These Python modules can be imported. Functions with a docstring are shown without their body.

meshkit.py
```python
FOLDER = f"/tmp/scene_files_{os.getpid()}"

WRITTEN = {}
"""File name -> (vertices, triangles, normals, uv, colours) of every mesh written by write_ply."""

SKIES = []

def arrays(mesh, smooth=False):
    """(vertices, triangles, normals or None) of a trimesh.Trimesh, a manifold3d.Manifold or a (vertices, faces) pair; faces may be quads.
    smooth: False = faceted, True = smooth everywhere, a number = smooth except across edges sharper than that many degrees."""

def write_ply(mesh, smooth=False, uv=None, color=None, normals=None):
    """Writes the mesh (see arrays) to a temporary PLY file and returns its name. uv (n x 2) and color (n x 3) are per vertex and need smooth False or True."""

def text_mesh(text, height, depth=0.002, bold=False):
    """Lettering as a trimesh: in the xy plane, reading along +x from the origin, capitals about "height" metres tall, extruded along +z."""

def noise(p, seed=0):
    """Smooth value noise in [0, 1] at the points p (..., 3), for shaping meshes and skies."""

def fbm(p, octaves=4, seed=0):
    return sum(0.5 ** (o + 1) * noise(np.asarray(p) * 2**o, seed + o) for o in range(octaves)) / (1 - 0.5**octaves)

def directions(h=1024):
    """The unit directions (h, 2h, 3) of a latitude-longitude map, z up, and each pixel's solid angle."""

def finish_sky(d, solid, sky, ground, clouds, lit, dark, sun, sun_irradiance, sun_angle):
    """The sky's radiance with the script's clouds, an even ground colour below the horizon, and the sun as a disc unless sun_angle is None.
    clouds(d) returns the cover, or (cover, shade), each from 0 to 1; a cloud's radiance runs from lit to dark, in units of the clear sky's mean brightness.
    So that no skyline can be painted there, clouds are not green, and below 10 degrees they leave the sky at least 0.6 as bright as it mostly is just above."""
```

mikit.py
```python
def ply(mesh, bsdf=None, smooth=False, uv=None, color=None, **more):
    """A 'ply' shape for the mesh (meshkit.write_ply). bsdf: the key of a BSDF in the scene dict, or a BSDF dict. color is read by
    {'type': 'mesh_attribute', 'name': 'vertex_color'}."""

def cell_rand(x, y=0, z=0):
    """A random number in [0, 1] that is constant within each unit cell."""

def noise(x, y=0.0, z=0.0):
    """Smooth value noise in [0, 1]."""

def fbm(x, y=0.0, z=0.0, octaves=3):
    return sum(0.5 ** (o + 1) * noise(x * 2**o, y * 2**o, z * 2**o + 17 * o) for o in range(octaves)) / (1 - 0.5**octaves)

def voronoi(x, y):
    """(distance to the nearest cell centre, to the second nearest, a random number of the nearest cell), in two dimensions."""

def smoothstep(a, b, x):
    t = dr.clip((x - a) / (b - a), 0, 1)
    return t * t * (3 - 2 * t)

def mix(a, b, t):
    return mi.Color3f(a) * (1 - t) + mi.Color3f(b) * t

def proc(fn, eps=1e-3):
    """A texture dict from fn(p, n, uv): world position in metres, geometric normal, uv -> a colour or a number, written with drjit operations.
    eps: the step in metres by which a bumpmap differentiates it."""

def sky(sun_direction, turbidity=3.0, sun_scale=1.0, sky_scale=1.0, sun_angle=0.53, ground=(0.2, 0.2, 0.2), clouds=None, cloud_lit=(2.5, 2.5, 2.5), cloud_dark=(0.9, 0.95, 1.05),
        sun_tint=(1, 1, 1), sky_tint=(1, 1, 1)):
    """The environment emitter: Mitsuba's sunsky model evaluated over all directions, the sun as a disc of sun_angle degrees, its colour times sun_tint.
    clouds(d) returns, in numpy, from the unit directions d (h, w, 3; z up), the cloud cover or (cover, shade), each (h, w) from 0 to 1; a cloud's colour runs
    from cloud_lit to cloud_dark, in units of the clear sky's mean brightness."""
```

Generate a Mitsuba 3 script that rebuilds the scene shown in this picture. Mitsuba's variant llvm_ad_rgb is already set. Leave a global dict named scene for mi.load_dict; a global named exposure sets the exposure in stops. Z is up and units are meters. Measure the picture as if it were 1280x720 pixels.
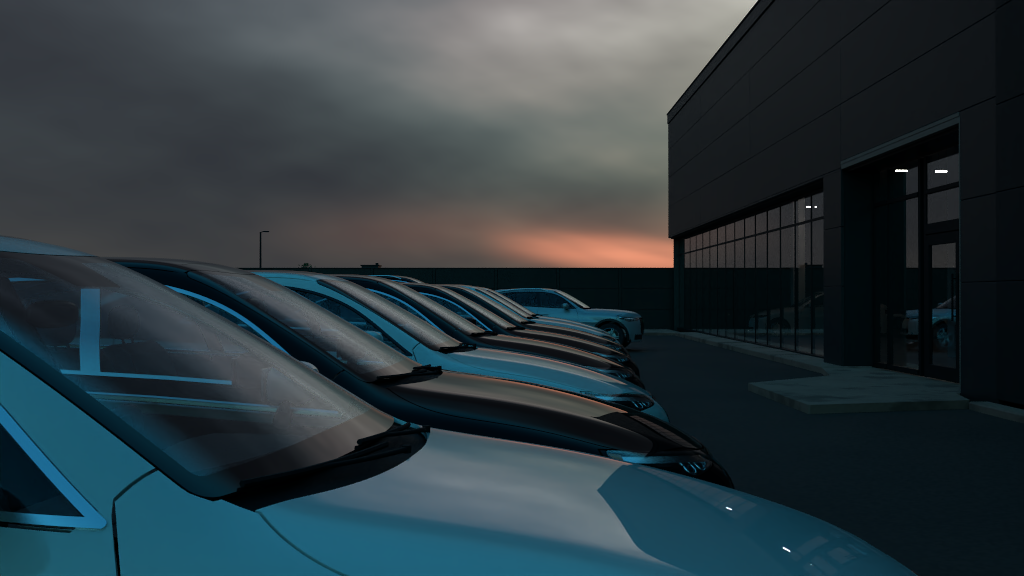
import math, random
import numpy as np
import trimesh
import shapely
from shapely.geometry import Polygon, LineString, box as sbox
from shapely.ops import unary_union
import mapbox_earcut
from scipy.interpolate import CubicSpline, PchipInterpolator
from scipy.ndimage import gaussian_filter1d
import mitsuba as mi
import mikit, meshkit
import drjit as dr

T = mi.ScalarTransform4f
scene, labels = {'type': 'scene'}, {}

# ------------------------------------------------------------------ camera, sky, exposure
CAM_H, F_PX = 1.42, 1383.0
scene['camera'] = {
    'type': 'perspective', 'fov': 2 * math.degrees(math.atan(640 / F_PX)), 'fov_axis': 'x', 'near_clip': 0.05, 'far_clip': 3000.0,
    'to_world': T().look_at(origin=[0, 0, CAM_H], target=[-11 / F_PX, 1.0, CAM_H + 10 / F_PX], up=[0, 0, 1]),
}
exposure = 0.0


def sstep(a, b, x):
    t = np.clip((x - a) / (b - a), 0, 1)
    return t * t * (3 - 2 * t)


SUN_AZ, SUN_EL, SKY_TINT, SKY_SCALE = math.radians(28.0), math.radians(10.0), np.array([0.38, 2.24, 2.58]), 4.0
SUN_DIR = [math.sin(SUN_AZ) * math.cos(SUN_EL), math.cos(SUN_AZ) * math.cos(SUN_EL), math.sin(SUN_EL)]
ORANGE, GREY = np.array([1.15, 0.41, 0.23]), np.array([0.024, 0.031, 0.040])


def clear_sky(d):
    """The open dusk sky's radiance, as mikit.sky will have it before the clouds."""
    plug = mi.load_dict({'type': 'sunsky', 'sun_direction': SUN_DIR, 'turbidity': 2.2, 'sun_scale': 0.0, 'sky_scale': SKY_SCALE, 'albedo': {'type': 'rgb', 'value': [0.03, 0.03, 0.03]}})
    f = d.reshape(-1, 3)
    si = dr.zeros(mi.SurfaceInteraction3f, len(f))
    si.wi = -mi.Vector3f(np.ascontiguousarray(f.T))
    return np.array(plug.eval(si)).T.reshape(d.shape) * SKY_TINT


_d, _ = meshkit.directions()
SKY_MEAN = float(clear_sky(_d[:len(_d) // 2]).mean())


def dusk_clouds(d):
    """A bank of cloud over the sunset side of the sky, open dusk sky on the other side: cover and shade are chosen so that
    open sky, warm lit cloud and grey cloud add up to the bank's colour."""
    x, y, z = d[..., 0], d[..., 1], d[..., 2]
    az, el = np.degrees(np.arctan2(x, y)), np.degrees(np.arcsin(np.clip(z, -1, 1)))
    p = np.stack([x / (z + 0.22) * 1.1, y / (z + 0.22) * 1.1, 0 * z], -1)           # layer seen in perspective
    big = meshkit.fbm(p * 0.75 + np.array([3.1, 1.7, 0.0]), 3, 5)
    mid = meshkit.fbm(p * np.array([2.1, 1.5, 1]) + 11.3, 4, 9)
    dirp = np.stack([x * 4.2, y * 4.2, z * 11.0], -1)                                # soft banks low over the horizon
    low = meshkit.fbm(dirp * 0.9 + 7.7, 4, 3)
    streak = meshkit.fbm(np.stack([x * 5.0, y * 5.0, (el + 0.20 * az * sstep(60, 30, np.abs(az))) / 2.4], -1), 4, 21)
    side = 0.35 * np.clip(az, -25, 20)                                                        # brightest above the sunset, dark to either hand
    u = np.clip(np.minimum(el, 24) + side, -6, 21)
    near = sstep(-34, 2, az) * (1 - sstep(24, 46, az))
    lum = 0.045 + 0.022 * np.exp(-(el / 4.5) ** 2) * sstep(-75, -20, az) * (1 - sstep(30, 70, az)) + near * np.maximum(0.0045 * u + 0.00072 * u * np.abs(u), 0)
    band = meshkit.fbm(np.stack([az / 11.0, (el + 0.25 * az * sstep(70, 40, np.abs(az))) / 4.6, 0 * az], -1) + 5.5, 5, 33)
    fine = meshkit.fbm(np.stack([x * 9.0, y * 9.0, z * 22.0], -1) + 3.3, 5, 41)
    hi = sstep(14, 26, el)
    lum = lum * (1 - hi) + hi * 0.042
    lum = np.maximum(lum * np.exp((0.5 + 1.0 * np.maximum(near, hi)) * (low - 0.5) + (0.3 + 0.7 * np.maximum(near, hi)) * (mid - 0.5) + (0.25 + 0.75 * np.maximum(near, hi)) * (band - 0.5) + 0.5 * (fine - 0.5)), 0.036)
    warm = (sstep(0.05, 0.26, lum) * np.maximum(near, 0.25))[..., None]
    want = lum[..., None] * (np.array([0.86, 0.98, 1.22]) * (1 - warm) + np.array([1.06, 1.0, 0.95]) * warm)
    # the gap the sun has gone down behind
    c1 = 2.25 - 0.07 * (az - 6)
    g = np.exp(-((el - c1) / 0.85) ** 2) * sstep(-3, 6, az) * (1 - sstep(14, 34, az))
    g2 = np.exp(-((el - 0.8) / 1.2) ** 2) * sstep(1, 8, az) * (1 - sstep(16, 34, az))
    g3 = np.exp(-((el - 3.4) / 1.4) ** 2) * sstep(-16, -3, az) * (1 - sstep(8, 26, az))
    glow = 0.85 * g * np.clip(2.4 * streak - 0.55, 0, 1.5) + 0.50 * g2 * np.clip(2.2 * streak - 0.4, 0.1, 1.4) + 0.055 * g3 * (0.3 + 1.4 * low)
    want = want + np.clip(glow, 0, 0.8)[..., None] * np.array([1.0, 0.26, 0.11])
    # open sky on the side away from the sunset
    op = 1 - sstep(-0.80, -0.20, y + 0.55 * (1 - sstep(0.16, 0.50, z)) - 2.6 * np.maximum(z - 0.20, 0) + 0.30 * (big - 0.5) + 0.2 * (mid - 0.5))
    clear = clear_sky(d)
    A, O = clear - GREY, ORANGE - GREY
    r = want - GREY
    aa, oo, ao, ar, orr = (A * A).sum(-1), (O * O).sum(), (A * O).sum(-1), (A * r).sum(-1), (O * r).sum(-1)
    det = np.maximum(aa * oo - ao * ao, 1e-9)
    w_t, w_o = np.clip((ar * oo - orr * ao) / det, 0, 0.9), np.clip((orr * aa - ar * ao) / det, 0, 1)
    w_t = w_t * (0.40 + 0.60 * sstep(1, 9, el))          # low down the open sky behind the bank is greenish: less of it
    w_t = w_t * (1 - op) + op
    cover = 1 - w_t
    return cover, 1 - np.clip(w_o / np.maximum(1 - w_t * (1 - op), 0.05), 0, 1)


scene['sky'] = mikit.sky(SUN_DIR, turbidity=2.2, sun_scale=0.0, sky_scale=SKY_SCALE, sky_tint=tuple(SKY_TINT), ground=(0.03, 0.03, 0.03),
                         clouds=dusk_clouds, cloud_lit=tuple(ORANGE / SKY_MEAN), cloud_dark=tuple(GREY / SKY_MEAN))

# ------------------------------------------------------------------ materials
noise, fbm, mix = mikit.noise, mikit.fbm, mikit.mix


def rgb(*c):
    return {'type': 'rgb', 'value': list(c)}


def two(b):
    return {'type': 'twosided', 'b': b}


def paint(c, ior=1.7):
    return two({'type': 'plastic', 'int_ior': ior, 'nonlinear': True, 'diffuse_reflectance': rgb(*c)})


scene['paint_white'] = paint((0.80, 0.78, 0.75))
scene['paint_black'] = paint((0.004, 0.004, 0.0045), 1.2)
scene['paint_burgundy'] = paint((0.016, 0.005, 0.006), 1.22)
scene['paint_green'] = paint((0.004, 0.012, 0.011), 1.22)
scene['paint_silver'] = two({'type': 'principled', 'base_color': rgb(0.30, 0.31, 0.32), 'metallic': 0.35, 'roughness': 0.32, 'clearcoat': 0.8, 'clearcoat_gloss': 0.97})
scene['gloss_black'] = two({'type': 'roughplastic', 'alpha': 0.03, 'int_ior': 1.42, 'diffuse_reflectance': rgb(0.003, 0.003, 0.003)})
scene['glass_black'] = two({'type': 'plastic', 'int_ior': 1.32, 'diffuse_reflectance': rgb(0.004, 0.004, 0.0045)})
scene['plastic_black'] = two({'type': 'principled', 'base_color': mikit.proc(lambda p, n, uv: mi.Color3f(0.010 + 0.006 * noise(p.x * 160, p.y * 160, p.z * 160))), 'roughness': 0.5, 'specular': 0.35})
scene['rubber'] = two({'type': 'principled', 'base_color': mikit.proc(lambda p, n, uv: mi.Color3f(0.010 + 0.008 * fbm(p.x * 40, p.y * 40, p.z * 40))), 'roughness': 0.75, 'specular': 0.25})
scene['chrome'] = two({'type': 'roughconductor', 'material': 'Al', 'alpha': 0.09, 'specular_reflectance': rgb(0.95, 0.96, 0.97)})
scene['alloy'] = two({'type': 'roughconductor', 'material': 'Al', 'alpha': 0.18, 'specular_reflectance': rgb(0.6, 0.6, 0.6)})
scene['liner'] = two({'type': 'diffuse', 'reflectance': rgb(0.006, 0.006, 0.006)})
scene['cabin_cloth'] = two({'type': 'principled', 'base_color': mikit.proc(lambda p, n, uv: mi.Color3f(0.022 + 0.012 * noise(p.x * 220, p.y * 220, p.z * 220))), 'roughness': 0.6, 'specular': 0.3})
scene['dash_vinyl'] = two({'type': 'principled', 'base_color': mikit.proc(lambda p, n, uv: mi.Color3f(0.016 + 0.008 * noise(p.x * 300, p.y * 300, p.z * 300))), 'roughness': 0.45, 'specular': 0.35})
scene['headliner'] = two({'type': 'diffuse', 'reflectance': rgb(0.05, 0.05, 0.05)})
scene['windscreen_glass'] = {'type': 'thindielectric', 'int_ior': 1.42, 'specular_reflectance': rgb(0.72, 0.85, 0.92), 'specular_transmittance': rgb(0.62, 0.70, 0.71)}
scene['side_glass'] = {'type': 'thindielectric', 'int_ior': 1.30, 'specular_transmittance': rgb(0.72, 0.76, 0.76)}
scene['privacy_glass'] = {'type': 'thindielectric', 'int_ior': 1.30, 'specular_transmittance': rgb(0.25, 0.27, 0.28)}
scene['lamp_glass'] = {'type': 'thindielectric', 'int_ior': 1.5}
scene['lamp_red'] = two({'type': 'roughplastic', 'alpha': 0.03, 'diffuse_reflectance': rgb(0.10, 0.004, 0.004)})
scene['lamp_amber'] = two({'type': 'roughplastic', 'alpha': 0.05, 'diffuse_reflectance': rgb(0.75, 0.13, 0.01)})
scene['plate_white'] = two({'type': 'roughplastic', 'alpha': 0.1, 'diffuse_reflectance': rgb(0.6, 0.6, 0.6)})


def _asphalt(p, n, uv):
    g = fbm(p.x * 34, p.y * 34, p.z, 3)
    w = fbm(p.x * 0.35 + 4, p.y * 0.35, 0.0, 4)
    return mi.Color3f(1.7, 0.50, 0.36) * (0.018 + 0.020 * g + 0.022 * w)


scene['asphalt'] = two({'type': 'bumpmap', 'scale': 0.006, 'tex': mikit.proc(lambda p, n, uv: fbm(p.x * 60, p.y * 60, 0.0, 3)),
                        'b': {'type': 'principled', 'base_color': mikit.proc(_asphalt), 'roughness': 0.72, 'specular': 0.25}})


def _concrete(p, n, uv):
    g = fbm(p.x * 25, p.y * 25, p.z * 25, 3)
    w = fbm(p.x * 1.1, p.y * 1.1 + 3, p.z, 4)
    s = mikit.smoothstep(0.52, 0.70, fbm(p.x * 2.3 + 9, p.y * 2.3, p.z * 2, 3))
    return mi.Color3f(3.2, 0.97, 0.66) * ((0.060 + 0.06 * w + 0.03 * g) * (1 - 0.45 * s))


scene['concrete'] = two({'type': 'bumpmap', 'scale': 0.004, 'tex': mikit.proc(lambda p, n, uv: fbm(p.x * 30, p.y * 30, p.z * 30, 3)),
                         'b': {'type': 'principled', 'base_color': mikit.proc(_concrete), 'roughness': 0.8, 'specular': 0.3}})


def _clad(k):
    def fn(p, n, uv):
        s = fbm(p.y * 2.2, p.z * 0.25, k * 3.1, 4)
        g = fbm(p.y * 0.22 + k, p.z * 0.3, 0.0, 3)
        return mi.Color3f(0.97, 1.0, 1.03) * ((0.0082 + 0.001 * k) * (0.72 + 0.30 * s + 0.30 * g))
    return fn


for k in range(3):
    scene['cladding_%s' % 'abc'[k]] = two({'type': 'principled', 'base_color': mikit.proc(_clad(k * 0.5)), 'roughness': 0.42, 'specular': 0.35})
scene['black_clad'] = two({'type': 'principled', 'base_color': mikit.proc(lambda p, n, uv: mi.Color3f(0.007 + 0.004 * fbm(p.y * 3, p.z * 0.5))), 'roughness': 0.5, 'specular': 0.2})
scene['frame_metal'] = two({'type': 'principled', 'base_color': rgb(0.006, 0.005, 0.005), 'roughness': 0.5, 'specular': 0.15})
scene['cowl_plastic'] = two({'type': 'principled', 'base_color': mikit.proc(lambda p, n, uv: mi.Color3f(0.004 + 0.003 * noise(p.x * 200, p.y * 200, p.z * 200))), 'roughness': 0.7, 'specular': 0.12})
scene['edge_metal'] = two({'type': 'principled', 'base_color': rgb(0.26, 0.13, 0.10), 'roughness': 0.45, 'metallic': 0.2})
scene['shop_glass'] = {'type': 'thindielectric', 'int_ior': 2.8, 'specular_transmittance': rgb(0.62, 0.63, 0.64)}
scene['inner_floor'] = two({'type': 'principled', 'base_color': mikit.proc(lambda p, n, uv: mi.Color3f(0.10 + 0.04 * fbm(p.x * 1.5, p.y * 1.5))), 'roughness': 0.3, 'specular': 0.5})
scene['inner_wall'] = two({'type': 'diffuse', 'reflectance': mikit.proc(lambda p, n, uv: mi.Color3f(0.16, 0.155, 0.15) * (0.8 + 0.4 * fbm(p.x * 0.6, p.y * 0.6, p.z * 0.6)))})
scene['inner_column'] = two({'type': 'diffuse', 'reflectance': rgb(0.55, 0.53, 0.50)})


def _fence(p, n, uv):
    s = fbm(p.x * 1.6, p.z * 0.5, 2.0, 4)
    g = fbm(p.x * 0.25, p.z * 0.9, 7.0, 3)
    return mi.Color3f(1.5, 0.85, 0.7) * (0.009 * (0.45 + 0.6 * s + 0.6 * g))


scene['fence_metal'] = two({'type': 'principled', 'base_color': mikit.proc(_fence), 'roughness': 0.5, 'specular': 0.25})
scene['bark'] = two({'type': 'diffuse', 'reflectance': rgb(0.05, 0.04, 0.03)})
scene['leaf'] = two({'type': 'diffuse', 'reflectance': mikit.proc(lambda p, n, uv: mix((0.03, 0.045, 0.02), (0.07, 0.09, 0.04), noise(p.x * 3, p.y * 3, p.z * 3)))})


# ------------------------------------------------------------------ helpers
def ref(b):
    return {'type': 'ref', 'id': b}


def raw(v, f, n=None):
    """A ply dict without a BSDF, with given normals (or faceted)."""
    path = meshkit.write_ply((v, f), normals=n)
    return {'type': 'ply', 'filename': path, 'face_normals': n is None}


taken = {}


def numbered(name):
    taken[name] = taken.get(name, -1) + 1
    return name if taken[name] == 0 else '%s_%03d' % (name, taken[name])


def put(name, mesh, bsdf, smooth=False, parent=None, label=None, category=None, group=None, kind=None, **more):
    key = numbered((parent + '__' if parent else '') + name)
    scene[key] = mikit.ply(mesh, bsdf, smooth=smooth, **more)
    tag(key, label, category, group, kind)
    return key


def tag(key, label=None, category=None, group=None, kind=None):
    e = {k: v for k, v in (('label', label), ('category', category), ('group', group), ('kind', kind)) if v}
    if e:
        labels[key] = {**labels.get(key, {}), **e}


def bx(x0, x1, y0, y1, z0, z1, bev=0.0):
    """A box, its edges chamfered by bev."""
    if bev <= 0:
        m = trimesh.creation.box(extents=(x1 - x0, y1 - y0, z1 - z0))
        m.apply_translation(((x0 + x1) / 2, (y0 + y1) / 2, (z0 + z1) / 2))
        return m
    pts = []
    for X, sx in ((x0, 1), (x1, -1)):
        for Y, sy in ((y0, 1), (y1, -1)):
            for Z, sz in ((z0, 1), (z1, -1)):
                pts += [(X + sx * bev, Y + sy * bev, Z), (X + sx * bev, Y, Z + sz * bev), (X, Y + sy * bev, Z + sz * bev)]
    return trimesh.convex.convex_hull(np.array(pts))


def cat(*ms):
    return trimesh.util.concatenate([m for m in ms])


def tube(pts, r, n=8, cap=True):
    """A tube along a polyline; r a number or one per point."""
    pts = np.asarray(pts, float)
    r = np.broadcast_to(np.asarray(r, float), (len(pts),))
    tang = np.gradient(pts, axis=0)
    tang /= np.linalg.norm(tang, axis=1, keepdims=True)
    ring, up = [], np.array([0, 0, 1.0]) if abs(tang[0, 2]) < 0.9 else np.array([1.0, 0, 0])
    for p, t, rr in zip(pts, tang, r):
        a = np.cross(t, up); a /= np.linalg.norm(a); b = np.cross(a, t)
        up = b
        th = np.linspace(0, 2 * np.pi, n, endpoint=False)
        ring.append(p + rr * (np.cos(th)[:, None] * a + np.sin(th)[:, None] * b))
    v = np.vstack(ring); f = []
    for i in range(len(pts) - 1):
        for j in range(n):
            k = (j + 1) % n
            a, b, c, d = i * n + j, i * n + k, (i + 1) * n + k, (i + 1) * n + j
            f += [(a, d, c), (a, c, b)]
    if cap:
        v = np.vstack([v, pts[0], pts[-1]])
        for j in range(n):
            k = (j + 1) % n
            f += [(len(v) - 2, j, k), (len(v) - 1, (len(pts) - 1) * n + k, (len(pts) - 1) * n + j)]
    m = trimesh.Trimesh(v, np.array(f), process=False)
    if m.volume < 0:
        m.invert()
    return m


def curve(pts, sigma=0.06):
    """A smooth function through (nearly) the points."""
    p = np.array(sorted(pts), float)
    h = 0.02
    t = np.arange(p[0, 0] - 0.6, p[-1, 0] + 0.6 + h, h)
    y = PchipInterpolator(p[:, 0], p[:, 1])(np.clip(t, p[0, 0], p[-1, 0]))
    s0 = (p[1, 1] - p[0, 1]) / (p[1, 0] - p[0, 0]); s1 = (p[-1, 1] - p[-2, 1]) / (p[-1, 0] - p[-2, 0])
    y = np.where(t < p[0, 0], p[0, 1] + s0 * (t - p[0, 0]), np.where(t > p[-1, 0], p[-1, 1] + s1 * (t - p[-1, 0]), y))
    cs = CubicSpline(t, gaussian_filter1d(y, sigma / h, mode='nearest'))
    return lambda x: cs(np.clip(x, t[0], t[-1]))


def smax(a, b, k):
    h = np.maximum(k - np.abs(a - b), 0) / k
    return np.maximum(a, b) + h ** 3 * k / 6


def smin(a, b, k):
    return -smax(-a, -b, k)


def bow(P, y):
    """How far the windscreen has curved back at y."""
    return P['plan_curve'] * y ** 2 + 0.22 * y ** 4


def splus(x, w):
    return w * np.logaddexp(0, x / w)


# ------------------------------------------------------------------ the car: one smooth implicit skin, cut into its panels
class Skin:
    def __init__(s, P):
        s.P = P
        s.h0, s.w0, s.ws = curve(P['hood'], 0.10), curve(P['plan'], 0.22), curve(P['side'], 0.030)
        s.xf, s.xr = curve(P['nose'], 0.05), curve(P['tail'], 0.05)
        s.roof, s.wb = curve(P['roof'], 0.16), curve(P['belt_plan'], 0.22)

    def body(s, p):
        x, ay, z = p[..., 0], np.sqrt(p[..., 1] ** 2 + 1e-8), p[..., 2]
        H = s.h0(x) - 0.042 * ay ** 2 - s.P['crease'] * splus(ay - (0.60 + 0.05 * np.clip(-x, -1, 1)), 0.022)
        a = (z - H) / 1.05
        b = ay - s.w0(x) - s.ws(z)
        c = x - (s.xf(z) - 0.40 * (ay / 0.9) ** 2.6)
        e = (s.xr(z) + 0.30 * (ay / 0.9) ** 2.6) - x
        f = smax(a, b, 0.13)
        f = smax(f, smax(c, e, 0.05), 0.24)
        return smax(f, s.P['bottom'] - z, 0.08)

    def cabin(s, p):
        x, ay, z = p[..., 0], np.sqrt(p[..., 1] ** 2 + 1e-8), p[..., 2]
        P = s.P
        q = -(x + bow(P, ay) - P['glass_x'])
        zw = P['glass_z'] + P['rake'] * q - P['rake_curve'] * q * np.abs(q)
        zr = s.roof(x) - 0.075 * ay ** 2 - 0.05 * ay ** 4
        t = (x - 0.14 * ay ** 2 - P['rear_x'])
        zb = P['rear_z'] + P['rear_rake'] * t
        top = smax((z - zw) / 1.17, (z - zr) / 1.02, 0.11)
        top = smax(top, (z - zb) / math.hypot(1, P['rear_rake']), 0.16)
        dz = z - P['glass_z']
        side = (ay - (s.wb(x) - P['tumble'] * dz - 0.24 * dz * np.abs(dz))) / 1.1
        return smax(smax(top, side, 0.13), 0.75 - z, 0.02)

    def f(s, p):
        return smin(s.body(p), s.cabin(p), 0.055)

    def normal(s, p, f=None):
        f = f or s.f
        h, n = 4e-4, np.zeros_like(p)
        for k in range(3):
            dp = np.zeros(3); dp[k] = h
            n[..., k] = f(p + dp) - f(p - dp)
        return n / np.maximum(np.linalg.norm(n, axis=-1, keepdims=True), 1e-12)

    def hit(s, o, d, t0, t1, f=None, steps=40):
        """The outermost crossing along o + t d, from t0 (outside) down to t1."""
        f = f or s.f
        ts = np.linspace(t0, t1, steps)
        lo = np.full(len(o), t1); hi = np.full(len(o), t0); found = np.zeros(len(o), bool)
        for i in range(1, steps):
            inside = f(o + d * ts[i]) < 0
            new = inside & ~found
            lo[new], hi[new] = ts[i], ts[i - 1]
            found |= inside
        for _ in range(34):
            m = (lo + hi) / 2
            i = f(o + d * m[:, None]) < 0
            lo, hi = np.where(i, m, lo), np.where(i, hi, m)
        return o + d * ((lo + hi) / 2)[:, None]


class View:
    """A way to lay 2D outlines on the skin: along a direction, or radially about an upright axis."""

    def __init__(s, skin, d=None, e1=None, e2=None, c=None, t=(2.2, -0.3), axis=None):
        s.skin, s.axis, s.t = skin, axis, t
        if axis is None:
            s.d, s.e1, s.e2 = (np.asarray(v, float) for v in (d, e1, e2))
            s.c = np.zeros(3) if c is None else np.asarray(c, float)
            s.M = np.linalg.inv(np.stack([s.e1, s.e2, s.d], 1))

    def to2(s, p):
        p = np.atleast_2d(np.asarray(p, float))
        if s.axis is None:
            return ((p - s.c) @ s.M.T)[:, :2]
        return np.stack([np.arctan2(p[:, 1] - s.axis[1], (p[:, 0] - s.axis[0]) * s.axis[2]) * 0.9, p[:, 2]], 1)

    def on(s, q, off=0.0, f=None):
        q = np.atleast_2d(np.asarray(q, float))
        if s.axis is None:
            o = s.c + q[:, :1] * s.e1 + q[:, 1:2] * s.e2
            d = np.broadcast_to(s.d, o.shape)
        else:
            th = q[:, 0] / 0.9
            d = np.stack([np.cos(th) * s.axis[2], np.sin(th), 0 * th], 1)
            o = np.stack([np.full(len(q), s.axis[0]), np.full(len(q), s.axis[1]), q[:, 1]], 1)
        p = s.skin.hit(o, d, s.t[0], s.t[1], f)
        n = s.skin.normal(p, f)
        return p + n * off, n


def dense(pts, step=0.02, closed=False):
    l = LineString(np.vstack([pts, pts[:1]]) if closed else pts)
    k = max(2, int(l.length / step) + 1)
    return np.array([l.interpolate(t).coords[0] for t in np.linspace(0, l.length, k)])


def smooth_line(pts, n=40):
    p = np.asarray(pts, float)
    t = np.r_[0, np.cumsum(np.linalg.norm(np.diff(p, axis=0), axis=1))]
    return np.stack([CubicSpline(t, p[:, k])(np.linspace(0, t[-1], n)) for k in range(p.shape[1])], 1)


def panel(view, poly, res=0.03, off=0.0, skirt=0.012, f=None):
    """(vertices, faces, normals) of the part of the skin inside the outline, its rim turned in by skirt."""
    V, Fc, N = [], [], []
    base = 0
    polys = [g for g in getattr(poly, 'geoms', [poly]) if g.geom_type == 'Polygon' and g.area > 1e-6]
    for g in polys:
        x0, y0, x1, y1 = g.bounds
        nx, ny = max(1, int(np.ceil((x1 - x0) / res))), max(1, int(np.ceil((y1 - y0) / res)))
        gx, gy = np.linspace(x0, x1, nx + 1), np.linspace(y0, y1, ny + 1)
        bb = shapely.box(*[a.ravel() for a in np.meshgrid(gx[:-1], gy[:-1], indexing='ij')], *[a.ravel() for a in np.meshgrid(gx[1:], gy[1:], indexing='ij')])
        shapely.prepare(g)
        inside = shapely.contains_properly(g, bb)
        touch = shapely.intersects(g, bb) & ~inside
        index, pts, tri = {}, [], []

        def vid(a, b):
            k = (round(a * 2e5), round(b * 2e5))
            if k not in index:
                index[k] = len(pts); pts.append((a, b))
            return index[k]
        for b in bb[inside]:
            u0, v0, u1, v1 = b.bounds
            i = [vid(u0, v0), vid(u1, v0), vid(u1, v1), vid(u0, v1)]
            tri += [(i[0], i[1], i[2]), (i[0], i[2], i[3])]
        for c in shapely.intersection(bb[touch], g):
            for h in getattr(c, 'geoms', [c]):
                if h.geom_type != 'Polygon' or h.area < 1e-9:
                    continue
                h = shapely.geometry.polygon.orient(h)
                rings = [np.array(h.exterior.coords)[:-1]] + [np.array(r.coords)[:-1] for r in h.interiors]
                allp = np.vstack(rings)
                t = mapbox_earcut.triangulate_float64(allp, np.cumsum([len(r) for r in rings]).astype(np.uint32)).reshape(-1, 3)
                ids = [vid(a, b) for a, b in allp]
                for a, b, cc in t:
                    pa, pb, pc = allp[a], allp[b], allp[cc]
                    if (pb[0] - pa[0]) * (pc[1] - pa[1]) - (pb[1] - pa[1]) * (pc[0] - pa[0]) < 0:
                        b, cc = cc, b
                    a, b, cc = ids[a], ids[b], ids[cc]
                    if a != b and b != cc and a != cc:
                        tri.append((a, b, cc))
        p, n = view.on(np.array(pts), off, f)
        tri = np.array(tri)
        # outward winding
        fn = np.cross(p[tri[:, 1]] - p[tri[:, 0]], p[tri[:, 2]] - p[tri[:, 0]])
        flip = (fn * n[tri[:, 0]]).sum(1) < 0
        tri[flip] = tri[flip][:, ::-1]
        V.append(p); N.append(n); Fc.append(tri + base); base += len(p)
        if skirt > 0:
            for r in [g.exterior] + list(g.interiors):
                q = dense(np.array(r.coords)[:-1], res * 0.7, True)[:-1]
                pp, nn = view.on(q, off, f)
                tt = np.roll(pp, -1, 0) - np.roll(pp, 1, 0)
                side = np.cross(tt, nn); side /= np.maximum(np.linalg.norm(side, axis=1, keepdims=True), 1e-9)
                m = len(q)
                V += [pp, pp - nn * skirt]; N += [side, side]
                i = np.arange(m); j = (i + 1) % m
                Fc.append(np.vstack([np.stack([i, j, j + m], 1), np.stack([i, j + m, i + m], 1)]) + base)
                base += 2 * m
    return np.vstack(V), np.vstack(Fc), np.vstack(N)


def mirror(m):
    v, f, n = m
    s = np.array([1, -1, 1.0])
    return v * s, f[:, ::-1], (n * s)


def join(ms):
    V, F_, N, b = [], [], [], 0
    for v, f, n in ms:
        V.append(v); F_.append(f + b); N.append(n); b += len(v)
    return np.vstack(V), np.vstack(F_), np.vstack(N)


def from_tm(m, angle=35):
    v, f, n = meshkit.arrays(m, angle)
    return v, f, n


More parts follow.
